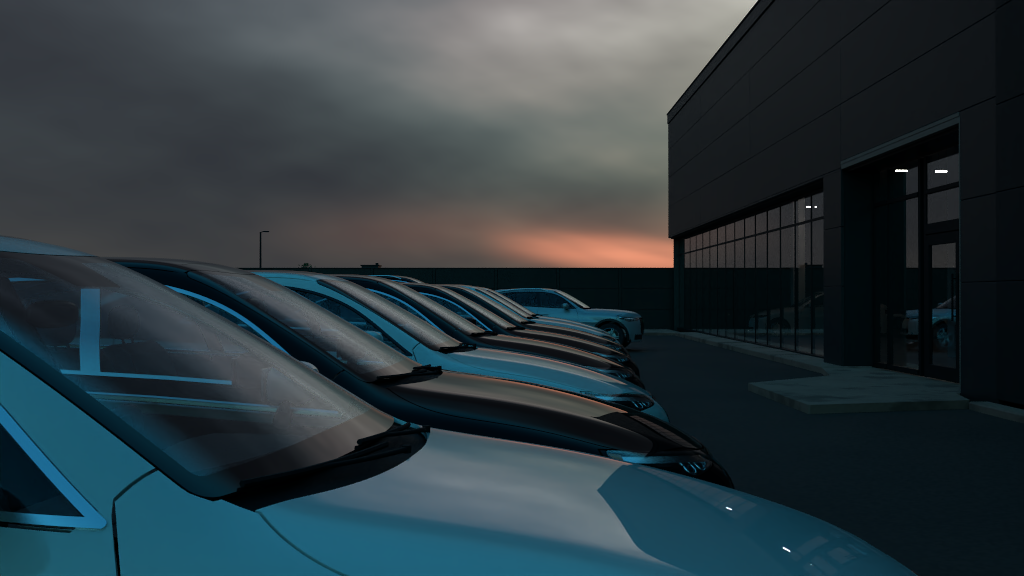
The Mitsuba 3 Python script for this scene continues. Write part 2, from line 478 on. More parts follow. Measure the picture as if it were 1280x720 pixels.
def car_parts(P):
    """The list of (sub key, plain ply dict, bsdf) of a car with x forward, y to its left, z up."""
    S = Skin(P)
    out = []

    def add(name, m, b):
        out.append((name, raw(*m), b))

    plan = View(S, (0, 0, 1), (1, 0, 0), (0, 1, 0))
    side = View(S, (0, 1, 0), (1, 0, 0), (0, 0, 1))
    k = 1 / math.sqrt(2)
    diag = View(S, (0, k, k), (1, 0, 0), (0, -k, k), t=(2.4, 0.0))
    wv = np.array([P['rake'], 0, 1.0]); wv /= np.linalg.norm(wv)
    wind = View(S, wv, (0, 1, 0), (-wv[2], 0, wv[0]), c=(P['glass_x'], 0, P['glass_z']), t=(0.8, -0.6))
    rv = np.array([-P['rear_rake'], 0, 1.0]); rv /= np.linalg.norm(rv)
    rear = View(S, rv, (0, -1, 0), (rv[2], 0, -rv[0]), c=(P['rear_x'], 0, P['rear_z']), t=(0.8, -0.6))
    front = View(S, axis=(P['fx'] - 1.0, 0.0, 1.0), t=(1.6, 0.0))
    back = View(S, axis=(P['bx'] + 1.0, 0.0, -1.0), t=(1.6, 0.0))
    hi, RES = P.get('hi', 0.03), P.get('res', 0.04)
    gap = 0.0032
    fx, ax_f, ax_r, aw, rr = P['fx'], P['axle_f'], P['axle_r'], P['arch'], P['tyre']
    gx, gz = P['glass_x'], P['glass_z']

    # --- key lines on the skin
    def plan_pts(xy):
        return plan.on(np.asarray(xy, float))[0]

    hood_side = smooth_line([(gx - 0.045, 0.675), (gx + 0.02, 0.735), (gx + 0.12, 0.795), (gx + 0.32, 0.825), (0.25, 0.822), (0.55, 0.79), (P['hood_x'] - 0.28, 0.735)], 50)
    y = np.linspace(-0.735, 0.735, 41)
    hood_front = np.stack([P['hood_x'] - 0.28 * (np.abs(y) / 0.735) ** 2.2, y], 1)
    y = np.linspace(0.675, -0.675, 41)
    ycow = np.stack([gx + 0.090 - 0.15 * (np.abs(y) / 0.675) ** 2.4, y], 1)
    hood = np.vstack([ycow[::-1], hood_side, hood_front[::-1], (hood_side * [1, -1])[::-1]])
    hood_poly = Polygon(hood).buffer(0)
    add('hood', panel(plan, hood_poly.buffer(-gap), P.get('hood_res', 0.022)), 'PAINT')

    # windscreen outline (in wind coordinates: y, s up the slope)
    yb = np.linspace(-P['wb_half'], P['wb_half'], 31)
    bottom = np.stack([gx + 0.0 - bow(P, yb) - 0.015, yb], 1)
    bot2 = wind.to2(plan_pts(bottom))
    yt = np.linspace(P['wt_half'], -P['wt_half'], 25)
    top = np.stack([P['wtop_x'] - 0.10 * (yt / 0.55) ** 2, yt], 1)
    top2 = wind.to2(plan_pts(top))
    wpoly = Polygon(np.vstack([bot2, top2])).buffer(-0.05).buffer(0.05)
    clear = wpoly.buffer(-0.045)
    s0, s1 = wpoly.bounds[1], wpoly.bounds[3]
    low_edge = [(a, b + 0.058 + 0.03 * (1 - (a / 0.7) ** 2)) for a, b in bot2]
    clear = clear.intersection(Polygon([(-1, 3), (-1, low_edge[0][1])] + low_edge + [(1, low_edge[-1][1]), (1, 3)]).buffer(0))
    sensor = Polygon([(-0.15, s1), (0.15, s1), (0.10, s1 - 0.24), (-0.10, s1 - 0.24)]).buffer(0.015)
    clear = clear.difference(sensor).buffer(-0.02).buffer(0.02)
    add('windscreen', panel(wind, clear, hi, skirt=0), 'windscreen_glass')
    add('windscreen_border', panel(wind, wpoly.buffer(-0.002).difference(clear), hi, skirt=0.006), 'glass_black')

    # cowl: black tray between the hood's rear edge and the glass
    cow = np.vstack([ycow[:, :] + [0.05, 0], bottom + [-0.09, 0.0]])
    cow_poly = Polygon(cow).buffer(0)
    add('cowl', panel(plan, cow_poly, 0.03, off=-0.022, skirt=0.0), 'cowl_plastic')

    # side window opening (x, z)
    belt = P['belt']
    arc = P['dlo']
    dlo = Polygon(np.vstack([smooth_line(arc, 70), np.array(belt)])).buffer(0)
    dlo = dlo.buffer(-0.006).buffer(0.006)
    trimw = P.get('trim_w', 0.0145)
    inner = dlo.buffer(-trimw)
    bline = lambda x: np.interp(x, [b[0] for b in sorted(belt)], [b[1] for b in sorted(belt)])
    xB = P['b_pillar']
    bp = Polygon([(xB - 0.385, 3), (xB - 0.465, 3), (xB + 0.285, 0), (xB + 0.365, 0)])
    qx = P['quarter_x']
    qp = Polygon([(qx + 0.015, 3), (qx - 0.015, 3), (qx - 0.055, 0), (qx - 0.025, 0)])
    glassy = inner.difference(bp).difference(qp)
    pieces = sorted([g for g in getattr(glassy, 'geoms', [glassy])], key=lambda g: -g.centroid.x)
    for i, g in enumerate(pieces):
        m = panel(side, g, 0.05, off=-0.004, skirt=0)
        nm = 'front_window' if i == 0 else 'rear_window' if i == 1 else 'quarter_window'
        for mm in (m, mirror(m)):
            add(nm, mm, P.get('front_glass', 'side_glass') if i == 0 else P.get('rear_glass', 'side_glass'))
    m = panel(side, inner.intersection(bp), 0.04, off=-0.001, skirt=0.01)
    for mm in (m, mirror(m)):
        add('window_pillar', mm, 'glass_black')
    m = panel(side, inner.intersection(qp), 0.04, off=-0.001, skirt=0.01)
    for mm in (m, mirror(m)):
        add('window_divider', mm, 'gloss_black')
    m = panel(side, dlo.difference(inner), 0.035, off=0.004, skirt=0.012)
    for mm in (m, mirror(m)):
        add('window_trim', mm, P.get('trim', 'chrome'))

    # pillars and cant rail, one pressing from the fender to the tail
    dlo_line = dense(np.array(dlo.exterior.coords)[:-1], 0.02, True)
    dlo3 = side.on(dlo_line)[0]
    hole = Polygon(diag.to2(dlo3)).buffer(0.003)
    def edge_chain(poly, s_lo, s_hi, sign, n=50):
        ch = []
        for v in np.linspace(s_lo, s_hi, n):
            bb_ = poly.intersection(LineString([(0, v), (sign * 3, v)])).bounds
            ch.append((bb_[2] if sign > 0 else bb_[0], v))
        return ch
    wl = edge_chain(wpoly, bot2[-1, 1] + 0.012, s1 - 0.004, 1)
    wl3 = wind.on(np.array(wl))[0]
    KJ = 5
    rx0, rx1, ry = P['wtop_x'] - 0.06, P['roof_rear'], P['roof_half']
    xs = np.linspace(rx0, rx1, 30)
    roof_edge = np.stack([xs, np.full(30, ry) - 0.02 * ((xs - rx0) / (rx1 - rx0)) ** 2], 1)
    roof3 = plan_pts(roof_edge)
    yb = np.linspace(-P['rb_half'], P['rb_half'], 21)
    rb_low = np.stack([np.full(21, P['rw_low']) + 0.14 * yb ** 2, yb], 1)
    yt = np.linspace(P['rt_half'], -P['rt_half'], 21)
    rb_top = np.stack([np.full(21, P['roof_rear'] - 0.05) + 0.10 * yt ** 2, yt], 1)
    rw2 = Polygon(np.vstack([rear.to2(plan_pts(rb_low)), rear.to2(plan_pts(rb_top))])).buffer(0).buffer(-0.05).buffer(0.05)
    rl = edge_chain(rw2, rw2.bounds[1] + 0.02, rw2.bounds[3] - 0.004, -1, 30)
    rl3 = rear.on(np.array(rl))[0]
    d_w, d_r, d_b = diag.to2(wl3), diag.to2(roof3), diag.to2(rl3)
    fend_x = gx - 0.265
    lower3 = side.on([(a, bline(a) - 0.006) for a in np.linspace(P['c_end'], belt[0][0] if belt[0][0] > belt[-1][0] else belt[-1][0], 40)])[0]
    fpt = side.on([(fend_x + 0.01, gz + 0.028)])[0]
    up = d_w.tolist()[KJ:]
    outer = up + [p for p in d_r.tolist() if p[0] < up[-1][0] - 0.02] + sorted([p for p in d_b.tolist() if p[0] < d_r[-1][0] - 0.03], key=lambda p: -p[0])
    outer += diag.to2(lower3).tolist() + diag.to2(fpt).tolist()
    frame = Polygon(outer).buffer(0)
    frame = max(getattr(frame, 'geoms', [frame]), key=lambda g: g.area).buffer(-gap)
    m = panel(diag, frame.difference(hole), hi)
    for mm in (m, mirror(m)):
        add('side_frame', mm, 'PAINT')

    # roof with its dark glass panel
    roof_poly = Polygon(np.vstack([np.stack([np.interp(np.abs(np.linspace(-ry, ry, 21)), np.abs(top[:, 1])[12:], top[:, 0][12:]), np.linspace(-ry, ry, 21)], 1),
                                   roof_edge, np.stack([np.interp(np.linspace(ry, -ry, 21) ** 2, yt[:11][::-1] ** 2, rb_top[:11, 0][::-1]), np.linspace(ry, -ry, 21)], 1), (roof_edge * [1, -1])[::-1]])).buffer(0)
    sun = sbox(P['sun_rear'], -0.43, P['sun_front'], 0.43).buffer(0.04)
    add('roof', panel(plan, roof_poly.buffer(-gap).difference(sun.buffer(gap)), hi), 'PAINT')
    add('roof_window', panel(plan, sun, 0.05, skirt=0.008), 'glass_black')
    add('rear_screen', panel(rear, rw2.buffer(-0.002), 0.05, skirt=0.006), 'privacy_glass')
    if P.get('rails'):
        for s in (1, -1):
            xs = np.linspace(P['wtop_x'] - 0.25, P['roof_rear'] + 0.02, 20)
            q = plan.on(np.stack([xs, np.full(20, 0.56)], 1))[0] * [1, s, 1]
            lift = 0.045 * np.minimum(1, np.minimum(np.arange(20), np.arange(20)[::-1]) / 2.5)
            add('roof_rail', from_tm(tube(q + np.stack([0 * lift, 0 * lift, lift], 1), 0.016, 8)), 'alloy')

    # doors, fender, quarter, sill on the sides
    archf, archr = LineString([(ax_f, rr), (ax_f, rr + 0.001)]).buffer(aw, 32), LineString([(ax_r, rr), (ax_r, rr + 0.001)]).buffer(aw, 32)
    zs = P['bottom'] + 0.16
    dfront = smooth_line([(fend_x + 0.005, gz + 0.03), (fend_x + 0.035, gz - 0.03), (fend_x + 0.07, gz - 0.12), (fend_x + 0.085, gz - 0.30), (fend_x + 0.06, zs)], 24)
    xs = np.linspace(fend_x, P['c_end'], 60)
    beltpts = np.stack([xs, [bline(v) - 0.004 for v in xs]], 1)

    def between(xa, xb_):
        s = beltpts[(beltpts[:, 0] < xa) & (beltpts[:, 0] > xb_)]
        return s
    xb0, xb1 = xB + 0.01, qx - 0.02
    door_f = Polygon(np.vstack([dfront[::-1], between(fend_x - 0.01, xb0), [(xb0, bline(xb0) - 0.004), (xb0 - 0.02, 0.7), (xb0, zs)]])).buffer(0)
    door_r = Polygon(np.vstack([[(xb0, zs), (xb0 - 0.02, 0.7), (xb0, bline(xb0) - 0.004)], between(xb0, xb1), [(xb1, bline(xb1) - 0.004), (xb1 + 0.02, 0.7), (xb1 + 0.06, zs)]])).buffer(0).difference(archr.buffer(0.02))
    for nm, pl in (('front_door', door_f), ('rear_door', door_r)):
        m = panel(side, pl.buffer(-gap), RES if nm == 'rear_door' else hi)
        for mm in (m, mirror(m)):
            add(nm, mm, 'PAINT')
    bump_x = P['bump_x']
    # fender: from the hood's edge over the shoulder to the arch
    hs3 = plan_pts(hood_side)
    hs2 = diag.to2(hs3)
    yc_ = wl3[0, 1]
    ycr = np.linspace(yc_ - 0.004, 0.680, 8)
    bot3 = plan_pts(np.stack([gx - bow(P, ycr) - 0.013, ycr], 1))
    chain = [diag.to2([fpt[0]])[0]] + diag.to2(wl3[:KJ + 1][::-1]).tolist() + [q for q in diag.to2(bot3)[1:].tolist()] + hs2.tolist()
    df3 = side.on(dfront)[0]
    low_f = side.on([(fend_x + 0.06, zs - 0.14), (ax_f - aw, zs - 0.14)])[0]
    ang = np.linspace(math.pi, 0, 30)
    archpts = np.stack([ax_f + aw * np.cos(ang), rr + aw * np.sin(ang)], 1)
    archpts = archpts[archpts[:, 1] > P['bottom'] + 0.02]
    arch3 = side.on(archpts)[0]
    bl = ax_f + aw + 0.035
    bl3 = side.on([(bl, rr + 0.06), (bl, 0.5), (bump_x + 0.06, P['lamp_z0'] - 0.035)])[0]
    bl3 = bl3[bl3[:, 0] > ax_f]
    fend = Polygon(np.vstack([chain, diag.to2(side.on([(bump_x, P['lamp_z1'] + 0.012)])[0]), diag.to2(bl3)[::-1], diag.to2(arch3)[::-1], diag.to2(low_f)[::-1], diag.to2(df3)[::-1]])).buffer(0)
    fend = max(getattr(fend, 'geoms', [fend]), key=lambda g: g.area)
    fend = fend.difference(Polygon(diag.to2(arch3)).buffer(0.001)).difference(Polygon(hs2.tolist() + [(2, 3), (-2, 3)]).buffer(0) if False else Polygon())
    m = panel(diag, fend.buffer(-gap), hi)
    for mm in (m, mirror(m)):
        add('fender', mm, 'PAINT')
    sill = Polygon([(fend_x + 0.06, zs - 0.006), (ax_r + aw + 0.02, zs - 0.006), (ax_r + aw + 0.0, P['bottom'] + 0.03), (ax_f - aw, P['bottom'] + 0.03), (ax_f - aw, zs - 0.15), (fend_x + 0.06, zs - 0.15)]).buffer(0)
    m = panel(side, sill, RES)
    for mm in (m, mirror(m)):
        add('sill', mm, 'plastic_black' if P.get('clad') else 'PAINT')
    if P.get('clad'):
        for ax_ in (ax_f, ax_r):
            c_ = LineString([(ax_, rr), (ax_, rr + 0.001)])
            ringp = c_.buffer(aw + 0.055, 32).difference(c_.buffer(aw, 32)).intersection(sbox(-9, P['bottom'] + 0.06, 9, 2))
            m = panel(side, ringp, 0.05, off=0.008, skirt=0.03)
            for mm in (m, mirror(m)):
                add('arch_trim', mm, 'plastic_black')
    quarter = Polygon(np.vstack([[(xb1 + 0.06, zs), (xb1 + 0.02, 0.7), (xb1, bline(xb1) - 0.008)], between(xb1, P['c_end']), [(P['c_end'], bline(P['c_end']) - 0.008), (P['bx'] + 0.33, bline(P['c_end']) - 0.05), (P['bx'] + 0.33, 0.62), (P['bx'] + 0.45, 0.45), (ax_r - aw, 0.30)]])).buffer(0).difference(archr)
    quarter = max(getattr(quarter, 'geoms', [quarter]), key=lambda g: g.area)
    m = panel(side, quarter.buffer(-gap), RES)
    for mm in (m, mirror(m)):
        add('rear_quarter', mm, 'PAINT')

    # nose: bumper with grille and lamps, laid on radially (arc length, z)
    hf = front.to2(plan_pts(np.vstack([[(hood_side[-1, 0] - 0.04, hood_side[-1, 1] + 0.012)], hood_front[::-1], [(hood_side[-1, 0] - 0.04, -hood_side[-1, 1] - 0.012)]])))
    xe = side.on([(bump_x, P['lamp_z1'] + 0.012), (bump_x + 0.06, P['lamp_z0'] - 0.035), (bl, 0.5), (bl, rr + 0.05)])[0]
    ed = front.to2(xe)
    zb = P['bottom'] + 0.03
    bump = Polygon(np.vstack([hf, ed * [-1, 1], [(-ed[-1, 0], zb), (ed[-1, 0], zb)], ed[::-1]])).buffer(0)
    ac = side.on(archpts[archpts[:, 0] > ax_f])[0]
    a2 = front.to2(ac)
    for sgn in (1, -1):
        bump = bump.difference(Polygon(np.vstack([a2 * [sgn, 1], [(sgn * 3, 0.0), (sgn * 3, 1.0)]])).buffer(0)) if P.get('cutarch', False) else bump
    bump = max(getattr(bump, 'geoms', [bump]), key=lambda g: g.area)
    z0, z1 = P['lamp_z0'], P['lamp_z1']
    gw = P['grille_w']
    grille = Polygon([(-gw, P['grille_z1']), (gw, P['grille_z1']), (gw * 0.92, P['grille_z0'] + 0.05), (gw * 0.72, P['grille_z0']), (-gw * 0.72, P['grille_z0']), (-gw * 0.92, P['grille_z0'] + 0.05)]).buffer(0.015)
    lo, hi_ = P['lamp_in'], ed[0, 0] * 0.995
    lamp = Polygon([(lo, z0 + 0.035), (lo - 0.01, z1 - 0.055), (lo + 0.2, z1 - 0.03), (hi_, z1 + 0.01), (hi_ - 0.05, z1 - 0.04), (lo + 0.36, z0)]).buffer(-0.012).buffer(0.012)
    lampm = Polygon([(-a, b) for a, b in lamp.exterior.coords])
    lower = sbox(-0.55, P['bottom'] + 0.10, 0.55, P['bottom'] + 0.20).buffer(0.02)
    skin_b = bump.buffer(-gap).difference(grille.buffer(gap)).difference(lamp.buffer(gap)).difference(lampm.buffer(gap)).difference(lower)
    add('front_bumper', panel(front, skin_b, hi), 'PAINT')
    add('grille', panel(front, grille, 0.04, off=-0.045, skirt=0), 'plastic_black')
    add('grille_trim', panel(front, grille.difference(grille.buffer(-0.014)), 0.04, off=0.003, skirt=0.05), P.get('grille_trim', 'gloss_black'))
    zz = np.arange(P['grille_z0'] + 0.03, P['grille_z1'] - 0.01, 0.042)
    for zi in zz:
        bar = sbox(-gw, zi - 0.007, gw, zi + 0.007).intersection(grille.buffer(-0.014))
        add('grille_bar', panel(front, bar, 0.05, off=-0.014, skirt=0.02), 'gloss_black')
    add('lower_intake', panel(front, lower, 0.05, off=-0.035, skirt=0), 'plastic_black')
    lens = panel(front, lamp, 0.03, off=0.0, skirt=0)
    hous = panel(front, lamp.buffer(0.004), 0.03, off=-0.055, skirt=-0.001)
    rim = panel(front, lamp.difference(lamp.buffer(-0.006)), 0.03, off=-0.003, skirt=0.055)
    drl = Polygon([(lo + 0.02, z1 - 0.062), (lo + 0.2, z1 - 0.042), (hi_ - 0.080, z1 - 0.006), (hi_ - 0.080, z1 - 0.028), (lo + 0.2, z1 - 0.062), (lo + 0.02, z1 - 0.084)]).buffer(0.002).intersection(lamp.buffer(-0.003))
    drl_m = panel(front, drl, 0.03, off=-0.012, skirt=0.02)
    strip2 = LineString([(lo + 0.05, z0 + 0.045), (lo + 0.03, z1 - 0.085), (lo + 0.14, z0 + 0.028)]).buffer(0.008).intersection(lamp.buffer(-0.004))
    s2 = panel(front, strip2, 0.03, off=-0.014, skirt=0.02)
    am = Polygon([(hi_ - 0.075, z1 - 0.034), (hi_ - 0.075, z1 - 0.008), (hi_ - 0.012, z1 + 0.003), (hi_ - 0.045, z1 - 0.032)]).intersection(lamp.buffer(-0.003))
    am_m = panel(front, am, 0.03, off=-0.004, skirt=0.01)
    c2 = [(lo + 0.13, (z0 + z1) / 2 - 0.012), (lo + 0.235, (z0 + z1) / 2 - 0.008)]
    proj = []
    for q in c2:
        c, n = front.on([q], -0.045)
        ring = trimesh.creation.torus(0.034, 0.006, major_sections=28, minor_sections=8)
        ring.apply_transform(trimesh.geometry.align_vectors([0, 0, 1], n[0])); ring.apply_translation(c[0] + n[0] * 0.014)
        ball = trimesh.creation.icosphere(2, 0.030); ball.apply_translation(c[0] - n[0] * 0.004)
        proj.append((from_tm(ring, 60), from_tm(ball, True)))
    for fn, s in ((lambda m: m, ''), (mirror, '_001')):
        add('headlight' + s, fn(lens), 'lamp_glass')
        add('headlight' + s + '__housing', fn(join([hous, rim])), 'gloss_black')
        add('headlight' + s + '__light_strip', fn(join([drl_m, s2])), 'chrome')
        add('headlight' + s + '__side_marker', fn(am_m), 'lamp_amber')
        for i, (r_, b_) in enumerate(proj):
            add('headlight' + s + '__projector_ring' + ('_001' if i else ''), fn(r_), 'chrome')
            add('headlight' + s + '__projector' + ('_001' if i else ''), fn(b_), 'glass_black')

    # tail
    tb = plan_pts([(P['rw_low'] - 0.02, 0), (P['bx'] + 0.06, 0)])
    y = np.linspace(-0.70, 0.70, 21)
    deck_f = np.stack([np.full(21, P['rw_low'] - 0.012) + 0.14 * y ** 2, y], 1)
    deck_b = np.stack([P['bx'] + 0.10 + 0.22 * (np.abs(y[::-1]) / 0.7) ** 2.2, y[::-1]], 1)
    deck = Polygon(np.vstack([deck_f, deck_b])).buffer(0)
    add('boot_lid', panel(plan, deck.buffer(-gap), RES), 'PAINT')
    tz = S.body  # rear fascia upper edge follows the deck
    db = back.to2(plan_pts(np.vstack([[(P['bx'] + 0.34, 0.80)], deck_b[::-1][::-1], [(P['bx'] + 0.34, -0.80)]])))
    er = back.to2(side.on([(P['bx'] + 0.335, 0.9), (P['bx'] + 0.335, 0.62), (P['bx'] + 0.45, 0.45)])[0])
    db = db[np.argsort(-db[:, 0])]
    rb = Polygon(np.vstack([db, er * [-1, 1], [(-er[-1, 0], zb), (er[-1, 0], zb)], er[::-1]])).buffer(0)
    rb = max(getattr(rb, 'geoms', [rb]), key=lambda g: g.area)
    tl = sbox(0.42, P['tl_z'] - 0.07, 1.6, P['tl_z'] + 0.06).intersection(rb.buffer(-0.01))
    tlm = sbox(-1.6, P['tl_z'] - 0.07, -0.42, P['tl_z'] + 0.06).intersection(rb.buffer(-0.01))
    add('rear_bumper', panel(back, rb.buffer(-gap).difference(tl.buffer(gap)).difference(tlm.buffer(gap)), RES), 'PAINT')
    for t_ in (tl, tlm):
        add('tail_light', panel(back, t_, 0.05, skirt=0.02), 'lamp_red')

    # dark liner behind the panels, so that gaps are dark
    fb = lambda p: S.body(p) + 0.03
    lin = [panel(plan, Polygon(np.vstack([ycow[::-1] * [1, 1.0], hood_side, hood_front[::-1], (hood_side * [1, -1])[::-1]])).buffer(0.0), 0.08, skirt=0, f=fb)]
    sl = Polygon(np.vstack([[(bump_x + 0.1, 0.30), (bump_x + 0.1, 0.80)], [(0.2, 0.93), (gx - 0.05, 0.98)], between(fend_x, P['c_end']) - [0, 0.035], [(P['bx'] + 0.3, 0.95), (P['bx'] + 0.3, 0.3)]])).buffer(0).difference(archf).difference(archr)
    m = panel(side, sl, 0.09, skirt=0, f=fb)
    lin += [m, mirror(m), panel(front, bump.buffer(-0.01), 0.08, skirt=0, f=lambda p: S.body(p) + 0.07), panel(back, rb.buffer(-0.01), 0.08, skirt=0, f=lambda p: S.body(p) + 0.05)]
    add('inner_structure', join(lin), 'liner')
    fl = [from_tm(bx(P['bx'] + 0.25, fx - 0.25, -0.74, 0.74, P['bottom'] + 0.02, P['bottom'] + 0.10)), from_tm(bx(gx + 0.16, gx + 0.2, -0.76, 0.76, 0.3, gz - 0.10)),
          from_tm(bx(P['rw_low'] + 0.10, P['rw_low'] + 0.14, -0.72, 0.72, 0.3, gz + 0.0))]
    add('floor_pan', join(fl), 'liner')
    # headliner
    hl = panel(plan, sbox(P['roof_rear'], -0.50, P['wtop_x'] - 0.04, 0.50).buffer(0.02), 0.08, off=-0.035, skirt=0)
    add('headliner', hl, 'headliner')

    # wheels
    lip_tm = []
    for (ax, nm) in ((ax_f, ''), (ax_r, '')):
        for s in (1, -1):
            yc = s * (S.w0(ax) - 0.115)
            prof = np.array([(0.235, -0.10), (rr - 0.03, -0.115), (rr - 0.005, -0.09), (rr, -0.05), (rr, 0.05), (rr - 0.005, 0.09), (rr - 0.03, 0.112), (0.25, 0.105), (0.235, 0.09)])
            tyre = trimesh.creation.revolve(prof, sections=48)
            rimb = trimesh.creation.revolve(np.array([(0.238, -0.10), (0.238, 0.09), (0.250, 0.105), (0.243, 0.112), (0.228, 0.095), (0.222, -0.08)]), sections=48)
            sp = []
            for j in range(5):
                for dlt in (-0.11, 0.11):
                    a = j * 2 * math.pi / 5 + dlt
                    a0 = j * 2 * math.pi / 5 + dlt * 0.5
                    p0, p1 = np.array([0.045 * math.cos(a0), 0.045 * math.sin(a0), 0.075]), np.array([0.232 * math.cos(a), 0.232 * math.sin(a), 0.085])
                    sp.append(tube([p0, (p0 + p1) / 2 + [0, 0, 0.012], p1], [0.016, 0.013, 0.014], 6))
            hub = trimesh.creation.cylinder(0.055, 0.03, sections=24); hub.apply_translation((0, 0, 0.08))
            disc = trimesh.creation.cylinder(0.16, 0.02, sections=32); disc.apply_translation((0, 0, 0.0))
            R = trimesh.transformations.rotation_matrix(-math.pi / 2 * s, (1, 0, 0))
            i = sum(1 for o in out if o[0].startswith('wheel') and '__' not in o[0])
            key = 'wheel' + ('' if i == 0 else '_%03d' % i)
            for nm2, mm, b in (('', cat(rimb, hub, *sp), 'alloy'), ('__tyre', tyre, 'rubber'), ('__brake_disc', disc, 'alloy')):
                mm.apply_transform(R); mm.apply_translation((ax, yc, rr))
                add(key + nm2, from_tm(mm, 40), b)
    # mirrors
    mz, mx = gz + 0.065, gx - 0.52
    yw = float(S.wb(np.array(mx))) + 0.16
    sph = trimesh.creation.icosphere(3, 1.0)
    v = sph.vertices.copy()
    v = np.sign(v) * np.abs(v) ** 0.72
    v[:, 0] = np.where(v[:, 0] > 0, v[:, 0] * 0.105, v[:, 0] * 0.045)
    v *= [1, 0.115, 0.072]
    v[:, 2] += 0.06 * v[:, 1]
    shell = trimesh.Trimesh(v, sph.faces, process=False)
    shell.apply_translation((mx, yw, mz + 0.015))
    stalk = tube([(mx + 0.05, yw - 0.19, mz - 0.085), (mx + 0.035, yw - 0.11, mz - 0.06), (mx + 0.02, yw - 0.03, mz - 0.045)], [0.03, 0.026, 0.022], 10)
    gl = bx(mx - 0.052, mx - 0.046, yw - 0.095, yw + 0.095, mz - 0.04, mz + 0.068, 0.003)
    for s in (0, 1):
        fn = (lambda m: m) if s == 0 else mirror
        sf = '' if s == 0 else '_001'
        add('door_mirror' + sf, fn(from_tm(shell, True)), 'PAINT')
        add('door_mirror' + sf + '__stalk', fn(from_tm(stalk, 60)), 'plastic_black')
        add('door_mirror' + sf + '__mirror_glass', fn(from_tm(gl)), 'chrome')
    # door handles
    for xh in (xB + 0.17, qx + 0.22):
        c, n = side.on([(xh - 0.10, 0.90 + P['lift']), (xh, 0.905 + P['lift']), (xh + 0.10, 0.905 + P['lift'])], 0.022)
        c0, _ = side.on([(xh - 0.12, 0.90 + P['lift']), (xh + 0.12, 0.905 + P['lift'])], -0.004)
        hd = from_tm(tube(np.vstack([c0[:1], c, c0[1:]]), [0.010, 0.012, 0.013, 0.012, 0.010], 8), 50)
        for mm in (hd, mirror(hd)):
            add('door_handle', mm, 'PAINT')
    # wipers
    for (xa, ya, xb_, yb_) in ((0, 0.44, 0, -0.06), (0, 0.02, 0, -0.62)):
        n_ = 12
        t = np.linspace(0, 1, n_)
        yy = ya + (yb_ - ya) * t
        xx = gx - bow(P, yy) + 0.022 - 0.045 * t
        q = plan.on(np.stack([xx, yy], 1), 0.008)[0]
        qa = plan.on(np.stack([xx[:8] + np.linspace(0.05, 0.0, 8), yy[:8]], 1), 0.008)[0]
        i = sum(1 for o in out if o[0].startswith('wiper') and '__' not in o[0])
        key = 'wiper' + ('' if i == 0 else '_001')
        add(key, from_tm(tube(qa, np.linspace(0.007, 0.005, 8), 8), 50), 'cowl_plastic')
        add(key + '__blade', from_tm(tube(q, 0.007, 6), 50), 'cowl_plastic')
        piv = trimesh.creation.cylinder(0.011, 0.018, sections=16); piv.apply_translation(qa[0])
        add(key + '__pivot', from_tm(piv), 'cowl_plastic')
    # cabin
    dz = gz - 0.055
    prof = [(gx + 0.10, dz - 0.05), (gx - 0.10, dz - 0.0), (gx - 0.36, dz + 0.012), (gx - 0.62, dz - 0.005), (gx - 0.70, dz - 0.05), (gx - 0.72, dz - 0.16), (gx - 0.62, dz - 0.35), (gx + 0.10, dz - 0.40)]
    ya, rows = np.linspace(-0.68, 0.68, 15), []
    pr = smooth_line(prof, 30)
    vv = np.array([[(a - 0.12 * (yy / 0.7) ** 2 * (a > gx - 0.3), yy, b - 0.012 * (yy / 0.7) ** 4 + (0.035 * math.exp(-((yy - 0.36) / 0.2) ** 2) * math.exp(-((a - gx + 0.55) / 0.2) ** 2))) for a, b in pr] for yy in ya])
    nu, nv = vv.shape[:2]
    ff = np.array([(i * nv + j, (i + 1) * nv + j, (i + 1) * nv + j + 1, i * nv + j + 1) for i in range(nu - 1) for j in range(nv - 1)])
    ff = np.vstack([ff[:, [0, 1, 2]], ff[:, [0, 2, 3]]])
    add('dashboard', from_tm(trimesh.Trimesh(vv.reshape(-1, 3), ff, process=False), 50), 'dash_vinyl')
    add('dashboard__vent_trim', from_tm(bx(gx - 0.19, gx - 0.172, -0.62, -0.50, dz + 0.008, dz + 0.020, 0.003)), 'chrome')
    sw = trimesh.creation.torus(0.185, 0.016, major_sections=40, minor_sections=10)
    sw.apply_transform(trimesh.transformations.rotation_matrix(-math.radians(65), (0, 1, 0))); sw.apply_translation((gx - 0.86, 0.37, dz - 0.06))
    swh = bx(gx - 0.87, gx - 0.83, 0.28, 0.46, dz - 0.13, dz - 0.01, 0.01)
    add('steering_wheel', from_tm(cat(sw, swh), 50), 'dash_vinyl')

    def seat(x, y0, w, key, heads):
        pts = np.array([(x + 0.26, 0.0), (x + 0.28, 0.10), (x - 0.20, 0.07), (x - 0.42, 0.55), (x - 0.48, 0.60), (x - 0.56, 0.56), (x - 0.40, 0.0)])
        pts[:, 1] += P['bottom'] + 0.38
        pg = Polygon(pts).buffer(-0.03).buffer(0.05)
        m = trimesh.creation.extrude_polygon(pg, w, engine='earcut')
        vtx = m.vertices.copy()
        m.vertices = np.stack([vtx[:, 0], vtx[:, 2] - w / 2 + y0, vtx[:, 1]], 1)
        if m.volume < 0:
            m.invert()
        add(key, from_tm(m, 40), 'cabin_cloth')
        for i, yh in enumerate(heads):
            h = trimesh.creation.icosphere(3, 1.0)
            vv_ = np.sign(h.vertices) * np.abs(h.vertices) ** 0.7
            h.vertices = vv_ * [0.05, 0.13, 0.085] + [x - 0.535, yh, P['bottom'] + 0.38 + 0.715]
            po = cat(tube([(x - 0.50, yh - 0.06, P['bottom'] + 0.95), (x - 0.53, yh - 0.06, P['bottom'] + 1.07)], 0.007, 6), tube([(x - 0.50, yh + 0.06, P['bottom'] + 0.95), (x - 0.53, yh + 0.06, P['bottom'] + 1.07)], 0.007, 6))
            k2 = key + '__headrest' + ('' if i == 0 else '_%03d' % i)
            add(k2, join([from_tm(h, True), from_tm(po, 40)]), 'cabin_cloth')
